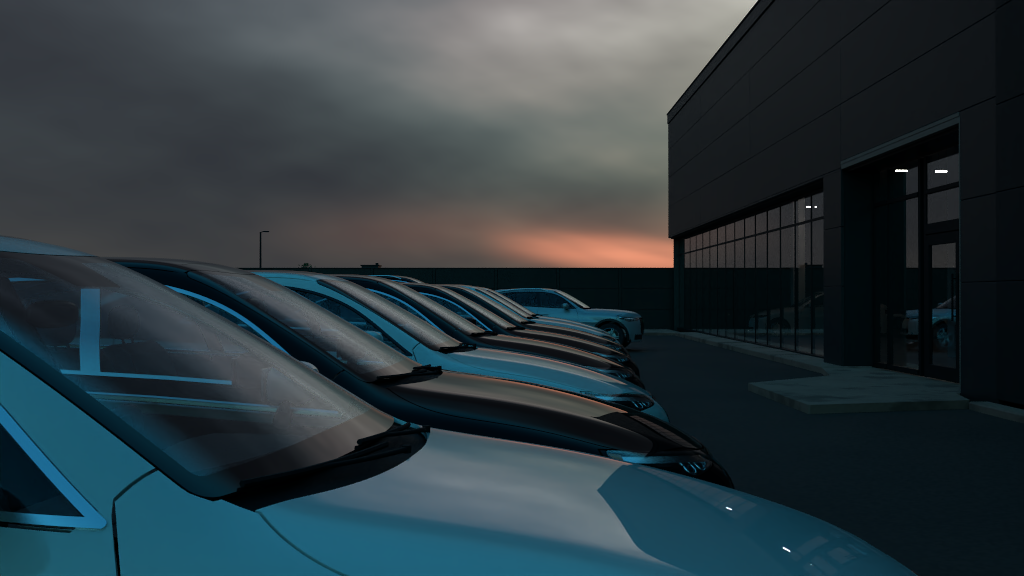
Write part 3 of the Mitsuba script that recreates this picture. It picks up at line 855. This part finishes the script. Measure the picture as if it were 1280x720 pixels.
    seat(P['seat_x'], 0.37, 0.50, 'front_seat', [0.37])
    seat(P['seat_x'], -0.37, 0.50, 'front_seat_001', [-0.37])
    seat(P['seat_x'] - 0.88, 0.0, 1.22, 'rear_seat', [0.37, -0.37])
    for s_ in (1, -1):
        add('inner_door_handle', from_tm(tube([(gx - 0.64, s_ * 0.705, gz - 0.075), (gx - 0.70, s_ * 0.69, gz - 0.078), (gx - 0.80, s_ * 0.70, gz - 0.10)], [0.009, 0.013, 0.008], 8), 50), 'chrome')
    # interior mirror
    c, n = wind.on([(0, s1 - 0.20)], -0.07)
    im = trimesh.creation.icosphere(3, 1.0); vv_ = np.sign(im.vertices) * np.abs(im.vertices) ** 0.7
    im.vertices = vv_ * [0.018, 0.115, 0.034] + c[0] + [-0.05, 0.02, -0.03]
    add('interior_mirror', from_tm(im, True), 'gloss_black')
    # number the repeats
    count, final = {}, []
    for nm, d, b in out:
        if '__' in nm or nm.startswith(('headlight', 'wheel', 'door_mirror', 'wiper', 'front_seat', 'rear_seat')):
            final.append((nm, d, b)); continue
        count[nm] = count.get(nm, -1) + 1
        final.append((nm if count[nm] == 0 else '%s_%03d' % (nm, count[nm]), d, b))
    return final


SALOON = dict(
    hood=[(1.15, 0.56), (1.05, 0.655), (0.95, 0.722), (0.80, 0.795), (0.60, 0.868), (0.30, 0.950), (0.0, 1.008), (-0.32, 1.050), (-0.60, 1.10), (-1.0, 1.30), (-2.6, 1.34), (-3.0, 1.19), (-3.3, 1.13), (-3.6, 1.09)],
    plan=[(1.1, 0.83), (0.7, 0.885), (0.3, 0.905), (-0.6, 0.905), (-1.8, 0.910), (-2.6, 0.905), (-3.2, 0.87), (-3.6, 0.81)],
    side=[(0.15, -0.07), (0.30, -0.03), (0.50, -0.004), (0.70, 0.006), (0.86, 0.004), (0.895, -0.002), (0.96, -0.024), (1.06, -0.070), (1.14, -0.105), (1.35, -0.20)],
    nose=[(0.15, 0.98), (0.30, 1.02), (0.50, 1.05), (0.65, 1.05), (0.78, 1.02), (0.95, 0.95)],
    tail=[(0.15, -3.45), (0.30, -3.52), (0.55, -3.57), (0.80, -3.56), (1.0, -3.54), (1.2, -3.55)],
    roof=[(-0.9, 1.53), (-1.2, 1.568), (-1.55, 1.598), (-1.95, 1.604), (-2.3, 1.582), (-2.7, 1.505), (-3.1, 1.40)],
    belt_plan=[(-0.4, 0.80), (-0.65, 0.805), (-1.2, 0.82), (-1.8, 0.825), (-2.5, 0.80), (-3.1, 0.72), (-3.5, 0.66)],
    crease=0.225, bottom=0.19, glass_x=-0.40, glass_z=1.055, rake=0.625, rake_curve=0.07, plan_curve=0.115, rear_x=-2.62, rear_z=1.525, rear_rake=0.55, tumble=0.40,
    fx=1.05, bx=-3.56, axle_f=0.13, axle_r=-2.64, arch=0.385, tyre=0.345, hood_x=0.90, bump_x=0.40, lamp_z0=0.69, lamp_z1=0.815,
    lamp_in=0.40, grille_w=0.33, grille_z0=0.36, grille_z1=0.72, wb_half=0.715, wt_half=0.565, wtop_x=-1.23, roof_rear=-2.62, roof_half=0.555,
    rb_half=0.60, rt_half=0.50, rw_low=-3.22, sun_front=-1.42, sun_rear=-2.45, b_pillar=-1.66, quarter_x=-2.55, c_end=-3.12, tl_z=0.92, lift=0.0, seat_x=-1.42,
    belt=[(-3.02, 1.165), (-2.6, 1.155), (-2.0, 1.125), (-1.3, 1.088), (-0.64, 1.040)],
    dlo=[(-0.64, 1.042), (-0.83, 1.183), (-1.08, 1.355), (-1.35, 1.455), (-1.60, 1.492), (-1.95, 1.497), (-2.30, 1.47), (-2.62, 1.395), (-2.90, 1.26), (-3.02, 1.17)],
    res=0.05, hi=0.026, hood_res=0.020,
)
CROSSOVER = dict(SALOON)
CROSSOVER.update(
    hood=[(1.10, 0.74), (1.02, 0.86), (0.92, 0.945), (0.80, 1.00), (0.60, 1.045), (0.30, 1.075), (0.0, 1.095), (-0.32, 1.10), (-0.60, 1.14), (-1.0, 1.35), (-2.8, 1.38), (-3.2, 1.35), (-3.5, 1.30)],
    side=[(0.15, -0.05), (0.30, -0.02), (0.50, 0.0), (0.72, 0.012), (0.90, 0.010), (0.96, -0.004), (1.02, -0.024), (1.10, -0.060), (1.20, -0.105), (1.40, -0.20)],
    nose=[(0.2, 0.94), (0.35, 0.99), (0.55, 1.02), (0.75, 1.02), (0.88, 0.99), (1.0, 0.94)],
    tail=[(0.2, -3.30), (0.4, -3.40), (0.7, -3.44), (0.95, -3.42), (1.15, -3.36), (1.3, -3.30)],
    roof=[(-0.9, 1.56), (-1.2, 1.61), (-1.55, 1.645), (-2.0, 1.655), (-2.5, 1.64), (-3.0, 1.60), (-3.3, 1.56)],
    glass_z=1.10, rake=0.66, rake_curve=0.10, rear_x=-3.08, rear_z=1.58, rear_rake=1.25, fx=1.02, bx=-3.43, axle_f=0.24, axle_r=-2.55, arch=0.435, tyre=0.37, bottom=0.22,
    hood_x=0.90, lamp_z0=0.78, lamp_z1=0.91, grille_z0=0.46, grille_z1=0.86, wtop_x=-1.20, roof_rear=-2.98, rw_low=-3.30, sun_rear=-2.5, quarter_x=-2.62, c_end=-3.12, tl_z=1.0, lift=0.05,
    belt=[(-3.02, 1.225), (-2.6, 1.21), (-2.0, 1.175), (-1.3, 1.135), (-0.64, 1.108)],
    dlo=[(-0.64, 1.11), (-0.82, 1.25), (-1.06, 1.41), (-1.32, 1.51), (-1.60, 1.55), (-1.95, 1.56), (-2.35, 1.55), (-2.70, 1.51), (-2.92, 1.42), (-3.02, 1.24)],
    rails=True, clad=True, rear_glass='privacy_glass', front_glass='privacy_glass', trim='gloss_black', res=0.06, hi=0.04, hood_res=0.04,
)
SALOON_PARTS = car_parts(SALOON)
CROSSOVER_PARTS = car_parts(CROSSOVER)


def place_car(name, parts, color, x, y, yaw, label, category='car', group=None, scale=1.0, trim=None, pillar=None):
    key = numbered(name)
    M = T().translate([x, y, 0]).rotate([0, 0, 1], yaw).scale(scale)
    for nm, d, b in parts:
        if b == 'PAINT':
            b = color
        if pillar and nm.startswith('window_pillar'):
            b = pillar
        if trim and nm.startswith('window_trim'):
            b = trim
        scene[key + '__' + nm] = {**d, 'to_world': M, 'bsdf': ref(b)}
    tag(key, label, category, group)
    return key


# ------------------------------------------------------------------ ground
scene['ground'] = mikit.ply(trimesh.Trimesh([(-400, -400, 0), (400, -400, 0), (400, 600, 0), (-400, 600, 0)], [(0, 1, 2), (0, 2, 3)]), 'asphalt')
tag('ground', 'dark asphalt of the car park', kind='structure')

# ------------------------------------------------------------------ showroom building
XF, XW = 5.90, 6.30
B = 'showroom_building'
zrow = [3.78, 4.96, 6.14, 7.25, 8.28]
ycol = [44.3, 36.4, 28.5, 20.42, 13.72]
J = 0.004
rng = random.Random(4)


def bpart(name, mesh, bsdf, smooth=False):
    return put(name, mesh, bsdf, smooth, parent=B)


for a, b in zip(ycol[:-1], ycol[1:]):
    for z0, z1 in zip(zrow[:-1] if a > 20.5 else [3.90] + zrow[1:-1], zrow[1:]):
        o = rng.uniform(-0.002, 0.002)
        bpart('wall_panel', bx(XF + o, XF + 0.06 + o, b + J, a - J, z0 + J, z1 - J, 0.006), 'cladding_' + 'abc'[rng.randrange(3)])
bpart('backing_wall', cat(bx(XF + 0.065, XF + 0.20, 13.72, 44.25, 3.79, 8.40)), 'liner')
yc2 = [13.72, 8.7, 3.7, -1.3, -6.3, -11.3]
for a, b in zip(yc2[:-1], yc2[1:]):            # the darker bay beside the entrance runs on past the frame
    for z0, z1 in zip([0.14] + [1.6, 2.7] + zrow[:-1], [1.6, 2.7] + zrow):
        bpart('dark_panel', bx(XF - 0.03, XF + 0.06, b + J, a - J, z0 + J, z1 - J, 0.006), 'black_clad')
bpart('backing_wall', bx(XF + 0.065, XF + 0.2, -11.3, 13.72, 0.1, 8.4), 'liner')
bpart('parapet', bx(XF - 0.035, XF + 0.28, -11.3, 44.33, 8.30, 8.66, 0.01), 'cladding_b')
bpart('parapet_cap', bx(XF - 0.06, XF + 0.32, -11.3, 44.36, 8.66, 8.71, 0.008), 'frame_metal')
bpart('soffit_edge', bx(XF - 0.004, XF + 0.10, 20.44, 44.3, 3.735, 3.776, 0.005), 'cladding_c')
bpart('soffit', bx(XF + 0.10, XW + 0.06, 20.44, 44.28, 3.70, 3.78), 'frame_metal')
# piers
for (a, b) in ((20.42, 21.62), (13.72, 14.93)):
    for z0, z1 in ((0.02, 1.6), (1.6, 2.7), (2.7, 3.78 if a > 20 else 3.90)):
        bpart('pier_panel', bx(XF, XF + 0.06, a + J, b - J, z0 + J, z1 - J, 0.006), 'cladding_' + 'abc'[rng.randrange(3)])
    bpart('pier', bx(XF + 0.062, 6.62, a + 0.006, b - 0.006, 0.0, 3.77 if a > 20 else 3.89), 'black_clad')
# glazed front: posts, rails, panes
y_m = [44.2 - 1.436 * i for i in range(16)] + [21.63]
wz = [0.14, 3.06, 3.66]
for yv in y_m:
    bpart('window_post', bx(XW + 0.008, XW + 0.09, yv - 0.036, yv + 0.036, 0.13, 3.70, 0.004), 'frame_metal')
for a, b in zip(y_m[:-1], y_m[1:]):
    if a - b < 0.1:
        continue
    for z0, z1 in zip(wz[:-1], wz[1:]):
        wi = bx(XW + 0.010, XW + 0.06, b + 0.03, a - 0.03, z1 - 0.03, z1 + 0.03, 0.003)
        k = bpart('window_rail', wi, 'frame_metal')
        v = np.array([(XW + 0.02, b + 0.03, z0 + 0.03), (XW + 0.02, a - 0.03, z0 + 0.03), (XW + 0.02, a - 0.03, z1 - 0.03), (XW + 0.02, b + 0.03, z1 - 0.03)])
        t1, t2 = rng.uniform(-0.0014, 0.0014), rng.uniform(-0.0010, 0.0010)
        v[:, 0] += t1 * (v[:, 1] - v[:, 1].mean()) + t2 * (v[:, 2] - v[:, 2].mean())
        bpart('window_pane', trimesh.Trimesh(v, [(0, 3, 2), (0, 2, 1)], process=False), 'shop_glass')
bpart('window_base', bx(XW - 0.06, XW + 0.07, 21.62, 44.28, 0.06, 0.165, 0.005), 'frame_metal')
# entrance
XE = 6.50
bpart('entrance_lintel', bx(XF - 0.006, XF + 0.11, 14.93, 20.42, 3.84, 3.898, 0.004), 'edge_metal')
bpart('entrance_lintel', bx(XF + 0.0, XF + 0.10, 14.94, 20.41, 3.75, 3.838, 0.004), 'edge_metal')
bpart('entrance_jamb', bx(XF - 0.004, XF + 0.02, 14.895, 14.928, 0.12, 3.835, 0.003), 'edge_metal')
bpart('entrance_ceiling', bx(XF + 0.10, XE + 0.1, 14.9, 20.45, 3.70, 3.80), 'frame_metal')
posts = [20.36, 19.62, 18.06, 17.80, 16.36, 15.02]
for i, yv in enumerate(posts):
    w = 0.10 if i in (2, 3) else 0.05
    bpart('entrance_post', bx(XE - 0.015, XE + 0.08, yv - w / 2, yv + w / 2, 0.12, 3.66, 0.004), 'frame_metal')


def epane(y0, y1, z0, z1):
    bpart('entrance_pane', trimesh.Trimesh([(XE, y0, z0), (XE, y1, z0), (XE, y1, z1), (XE, y0, z1)], [(0, 3, 2), (0, 2, 1)], process=False), 'shop_glass')


for a, b in ((posts[0], posts[1]), (posts[1], posts[2]), (posts[3], posts[5])):
    bpart('entrance_rail', bx(XE - 0.04, XE + 0.06, b + 0.03, a - 0.03, 3.045, 3.115, 0.004), 'frame_metal')
    epane(b + 0.03, a - 0.03, 3.12, 3.655)
for a, b in ((posts[0], posts[1]), (posts[1], posts[2])):
    epane(b + 0.03, a - 0.03, 0.22, 3.04)
    bpart('entrance_rail', bx(XE - 0.04, XE + 0.06, b + 0.03, a - 0.03, 0.125, 0.215, 0.004), 'frame_metal')
epane(posts[5] + 0.03, posts[3] - 0.06, 2.57, 3.04)
bpart('entrance_rail', bx(XE - 0.05, XE + 0.07, posts[5] + 0.03, posts[3] - 0.06, 2.40, 2.565, 0.004), 'frame_metal')
for i, (a, b) in enumerate(((posts[3] - 0.06, posts[4] + 0.03), (posts[4] - 0.03, posts[5] + 0.035))):
    fr = cat(bx(XE - 0.03, XE + 0.04, b, b + 0.13, 0.13, 2.39, 0.004), bx(XE - 0.03, XE + 0.04, a - 0.13, a, 0.13, 2.39, 0.004), bx(XE - 0.03, XE + 0.04, b + 0.131, a - 0.131, 2.22, 2.39, 0.004), bx(XE - 0.03, XE + 0.04, b + 0.131, a - 0.131, 0.13, 0.34, 0.004))
    dk = bpart('door', fr, 'frame_metal')
    scene[dk + '__pane'] = mikit.ply(trimesh.Trimesh([(XE, b + 0.13, 0.34), (XE, a - 0.13, 0.34), (XE, a - 0.13, 2.22), (XE, b + 0.13, 2.22)], [(0, 3, 2), (0, 2, 1)], process=False), 'shop_glass')
    yh = b + 0.07 if i == 0 else a - 0.07
    scene[dk + '__handle'] = mikit.ply(cat(tube([(XE - 0.10, yh, 1.05), (XE - 0.10, yh, 1.75)], 0.016, 10), tube([(XE - 0.10, yh, 1.12), (XE - 0.02, yh, 1.12)], 0.010, 8), tube([(XE - 0.10, yh, 1.68), (XE - 0.02, yh, 1.68)], 0.010, 8)), 'frame_metal', smooth=40)
# shell and inside
bpart('floor', bx(6.4, 22, -11, 44.2, -0.1, 0.10), 'inner_floor')
bpart('ceiling', bx(6.15, 22, -11, 44.2, 5.3, 5.45), 'inner_wall')
bpart('back_wall', bx(21.8, 22, -11, 44.2, 0.1, 8.3), 'inner_wall')
bpart('gable_wall', bx(XF + 0.21, 22, 44.2, 44.3, 0.0, 8.35), 'cladding_a')
bpart('gable_wall', bx(XF + 0.21, 22, -11.2, -11.0, 0.0, 8.35), 'cladding_a')
bpart('roof', bx(XF + 0.2, 22, -11.2, 44.2, 8.0, 8.2), 'frame_metal')
for yv in (38.0, 31.0, 24.0, 17.5):
    bpart('column', bx(9.3, 9.7, yv - 0.2, yv + 0.2, 0.10, 5.3, 0.01), 'inner_column')
bpart('partition', bx(8.4, 8.55, 18.4, 19.9, 0.10, 5.3, 0.01), 'liner')
tag(B, 'black panelled car showroom with a tall glazed front and recessed glass entrance', 'building')


def ceiling_lamp(px, py, X, w, label):
    Y = X * F_PX / (px - 651)
    z = CAM_H + (370 - py) / F_PX * Y
    k = numbered('ceiling_lamp')
    scene[k + '__housing'] = mikit.ply(cat(bx(X - w / 2 - 0.02, X + w / 2 + 0.02, Y - 0.04, Y + 0.04, z + 0.03, z + 0.07, 0.005), tube([(X - w / 3, Y, z + 0.07), (X - w / 3, Y, 5.3)], 0.004, 6), tube([(X + w / 3, Y, z + 0.07), (X + w / 3, Y, 5.3)], 0.004, 6)), 'frame_metal')
    scene[k + '__tube'] = {**mikit.ply(bx(X - w / 2, X + w / 2, Y - 0.03, Y + 0.03, z - 0.02, z + 0.02, 0.006)), 'bsdf': {'type': 'diffuse', 'reflectance': rgb(0.6, 0.6, 0.6)}, 'emitter': {'type': 'area', 'radiance': rgb(80, 75, 66)}}
    tag(k, label, 'lamp')


ceiling_lamp(1126, 214, 9.5, 0.27, 'short lit linear lamp hanging behind the left part of the entrance glazing')
ceiling_lamp(1180, 215, 9.5, 0.42, 'lit linear lamp hanging behind the glazing above the entrance door, the longest of the three')
ceiling_lamp(1013.5, 259, 9.5, 0.31, 'lit linear lamp hanging behind the top row of the long window')

# ------------------------------------------------------------------ pavements
put('walkway', bx(5.52, 6.45, 20.3, 39.6, -0.05, 0.13, 0.02), 'concrete', label='raised concrete walkway along the long showroom window', kind='structure')
slab = trimesh.creation.extrude_polygon(Polygon([(3.42, 16.7), (3.46, 13.35), (5.66, 14.0), (5.86, 14.95), (6.5, 14.95), (6.5, 20.4), (5.5, 20.25), (5.1, 18.3)]).buffer(-0.03).buffer(0.03), 0.11, engine='earcut')
put('pavement_slab', slab, 'concrete', label='pale concrete slab in front of the showroom entrance', kind='structure')
put('kerb', bx(5.60, 5.86, -11.3, 13.9, -0.05, 0.10, 0.02), 'concrete', label='low concrete kerb along the dark bay of the showroom', kind='structure')
put('pavement', bx(-60, 5.85, 40.0, 44.4, -0.05, 0.10, 0.02), 'concrete', label='concrete pavement along the foot of the boundary fence', kind='structure')

# ------------------------------------------------------------------ boundary fence
FY, FZ = 44.6, 2.56
fk = 'boundary_fence'
i = 0
for xs in np.arange(-66, 18, 2.5):
    o = 0.012 * (i % 2)
    for z0, z1 in ((0.05, 0.876), (0.882, 1.711), (1.717, FZ - 0.036)):
        put('panel', bx(xs + 0.062, xs + 2.438, FY, FY + 0.05, z0, z1, 0.008), 'fence_metal', parent=fk)
    put('post', bx(xs - 0.06, xs + 0.06, FY - 0.03, FY + 0.10, 0.0, FZ - 0.03, 0.01), 'fence_metal', parent=fk)
    i += 1
put('backing', bx(-66, 18, FY + 0.052, FY + 0.08, 0.0, FZ - 0.036), 'liner', parent=fk)
put('capping', bx(-66.1, 18.1, FY - 0.05, FY + 0.10, FZ - 0.035, FZ, 0.008), 'fence_metal', parent=fk)
tag(fk, 'long dark panelled fence closing the far side of the car park', 'fence')

# ------------------------------------------------------------------ beyond the fence
Yl = 80.0
xl, zl = (325 - 651) / F_PX * Yl, CAM_H + (370 - 290) / F_PX * Yl
lk = 'street_lamp'
put('pole', tube([(xl, Yl, 0), (xl, Yl, zl * 0.5), (xl, Yl, zl)], [0.10, 0.08, 0.06], 12), 'frame_metal', 40, parent=lk)
put('arm', tube([(xl, Yl, zl - 0.02), (xl + 0.2, Yl, zl + 0.05), (xl + 0.40, Yl, zl + 0.06)], 0.035, 8), 'frame_metal', 40, parent=lk)
put('lamp_head', bx(xl + 0.22, xl + 0.62, Yl - 0.13, Yl + 0.13, zl + 0.0, zl + 0.08, 0.03), 'frame_metal', parent=lk)
tag(lk, 'tall slim street lamp with a short arm standing behind the boundary fence', 'street lamp')
Yh = 100.0
hk = 'distant_building'
hx = (462 - 651) / F_PX * Yh
put('wall', bx(hx - 0.75, hx + 0.75, Yh, Yh + 2, 0, 4.15), 'fence_metal', parent=hk)
put('roof', bx(hx - 0.85, hx + 0.85, Yh - 0.1, Yh + 2.1, 4.152, 4.24), 'frame_metal', parent=hk)
put('chimney', bx(hx + 0.45, hx + 0.70, Yh + 0.5, Yh + 0.8, 4.242, 4.42), 'frame_metal', parent=hk)
tag(hk, 'small flat roofed building just showing above the fence', 'building')


def tree(px, py, Y, w, label, seed):
    r = random.Random(seed); g = np.random.default_rng(seed)
    x, top = (px - 651) / F_PX * Y, CAM_H + (370 - py) / F_PX * Y
    k = numbered('tree')
    put('trunk', tube([(x, Y, 0), (x + 0.1, Y, top * 0.4), (x, Y, top * 0.8)], [0.16, 0.12, 0.04], 8), 'bark', 40, parent=k)
    for j in range(5):
        a = r.uniform(0, 6.28)
        put('branch', tube([(x, Y, top * (0.4 + 0.06 * j)), (x + 0.3 * w * math.cos(a), Y + 0.3 * w * math.sin(a), top * (0.62 + 0.06 * j))], [0.05, 0.02], 6), 'bark', 40, parent=k)
    n = 1500
    c = g.normal(size=(14, 3)) * [0.26 * w, 0.26 * w, 0.13 * top] + [x, Y, top * 0.70]
    p = c[g.integers(0, 14, n)] + g.normal(size=(n, 3)) * [0.13 * w, 0.13 * w, 0.055 * top]
    p = p[p[:, 2] < top]
    n = len(p)
    u = g.normal(size=(n, 3)); u /= np.linalg.norm(u, axis=1, keepdims=True)
    q = np.cross(u, g.normal(size=(n, 3))); q /= np.linalg.norm(q, axis=1, keepdims=True)
    s = g.uniform(0.07, 0.16, (n, 1))
    v = np.stack([p + u * s, p + q * s * 0.5, p - u * s, p - q * s * 0.5], 1).reshape(-1, 3)
    i = np.arange(n)[:, None] * 4
    f = np.vstack([i + [0, 1, 2], i + [0, 2, 3]])
    put('crown', trimesh.Trimesh(v, f, process=False), 'leaf', parent=k)
    tag(k, label, 'tree')


tree(383, 329.5, 95, 1.6, 'small round tree top beyond the fence, right of the street lamp', 3)
tree(362, 331.5, 105, 1.3, 'tiny tree top beyond the fence, nearest to the street lamp', 5)

# ------------------------------------------------------------------ cars
G = 'cars parked side by side in the long row'
place_car('parked_car', SALOON_PARTS, 'paint_white', 0.055, 2.55, -5.5, 'white car in the near corner, its broad hood and windscreen filling the foreground', group=G)
place_car('parked_car', SALOON_PARTS, 'paint_black', -0.07, 5.15, -2.0, 'gloss black car with chrome window trim standing beside the white car in front', group=G, pillar='chrome')
place_car('parked_car', SALOON_PARTS, 'paint_white', 0.0, 7.75, -2.0, 'white car with dark window trim between two black cars, third along the row', group=G, trim='gloss_black')
place_car('parked_car', SALOON_PARTS, 'paint_burgundy', 0.10, 10.2, -2.0, 'very dark red car with chrome trim, fourth along the row', group=G, scale=1.012)
place_car('parked_car', SALOON_PARTS, 'paint_black', 0.36, 12.9, -2.0, 'black car with a thin chrome window line, fifth along the row', group=G, scale=0.985)
place_car('parked_car', SALOON_PARTS, 'paint_green', 0.52, 15.5, -2.0, 'dark green car with black window trim, sixth along the row', group=G, trim='gloss_black', scale=0.99)
place_car('parked_car', SALOON_PARTS, 'paint_white', 0.62, 18.0, -2.0, 'white car whose hood shows as a thin pale band, seventh along the row', group=G, scale=1.005)
place_car('parked_car', SALOON_PARTS, 'paint_white', 0.72, 20.6, -2.0, 'white car farthest along the row, before the silver crossover', group=G)
place_car('parked_crossover', CROSSOVER_PARTS, 'paint_silver', 2.22, 29.0, -13.0, 'silver crossover with roof rails parked across from the end of the row, near the fence', 'car', scale=0.985)
place_car('parked_crossover', CROSSOVER_PARTS, 'paint_black', -0.95, 24.8, -2.0, 'tall black crossover behind the row, only its roof and chrome window line showing', 'car', scale=1.14, trim='chrome')

place_car('parked_car', SALOON_PARTS, 'paint_white', 8.5, 36.6, 176.0, 'white car standing inside the showroom, seen dimly through the long window')
place_car('parked_car', SALOON_PARTS, 'paint_white', 13.0, 35.0, 172.0, 'white car standing deep inside the showroom, seen dimly through the entrance glass')
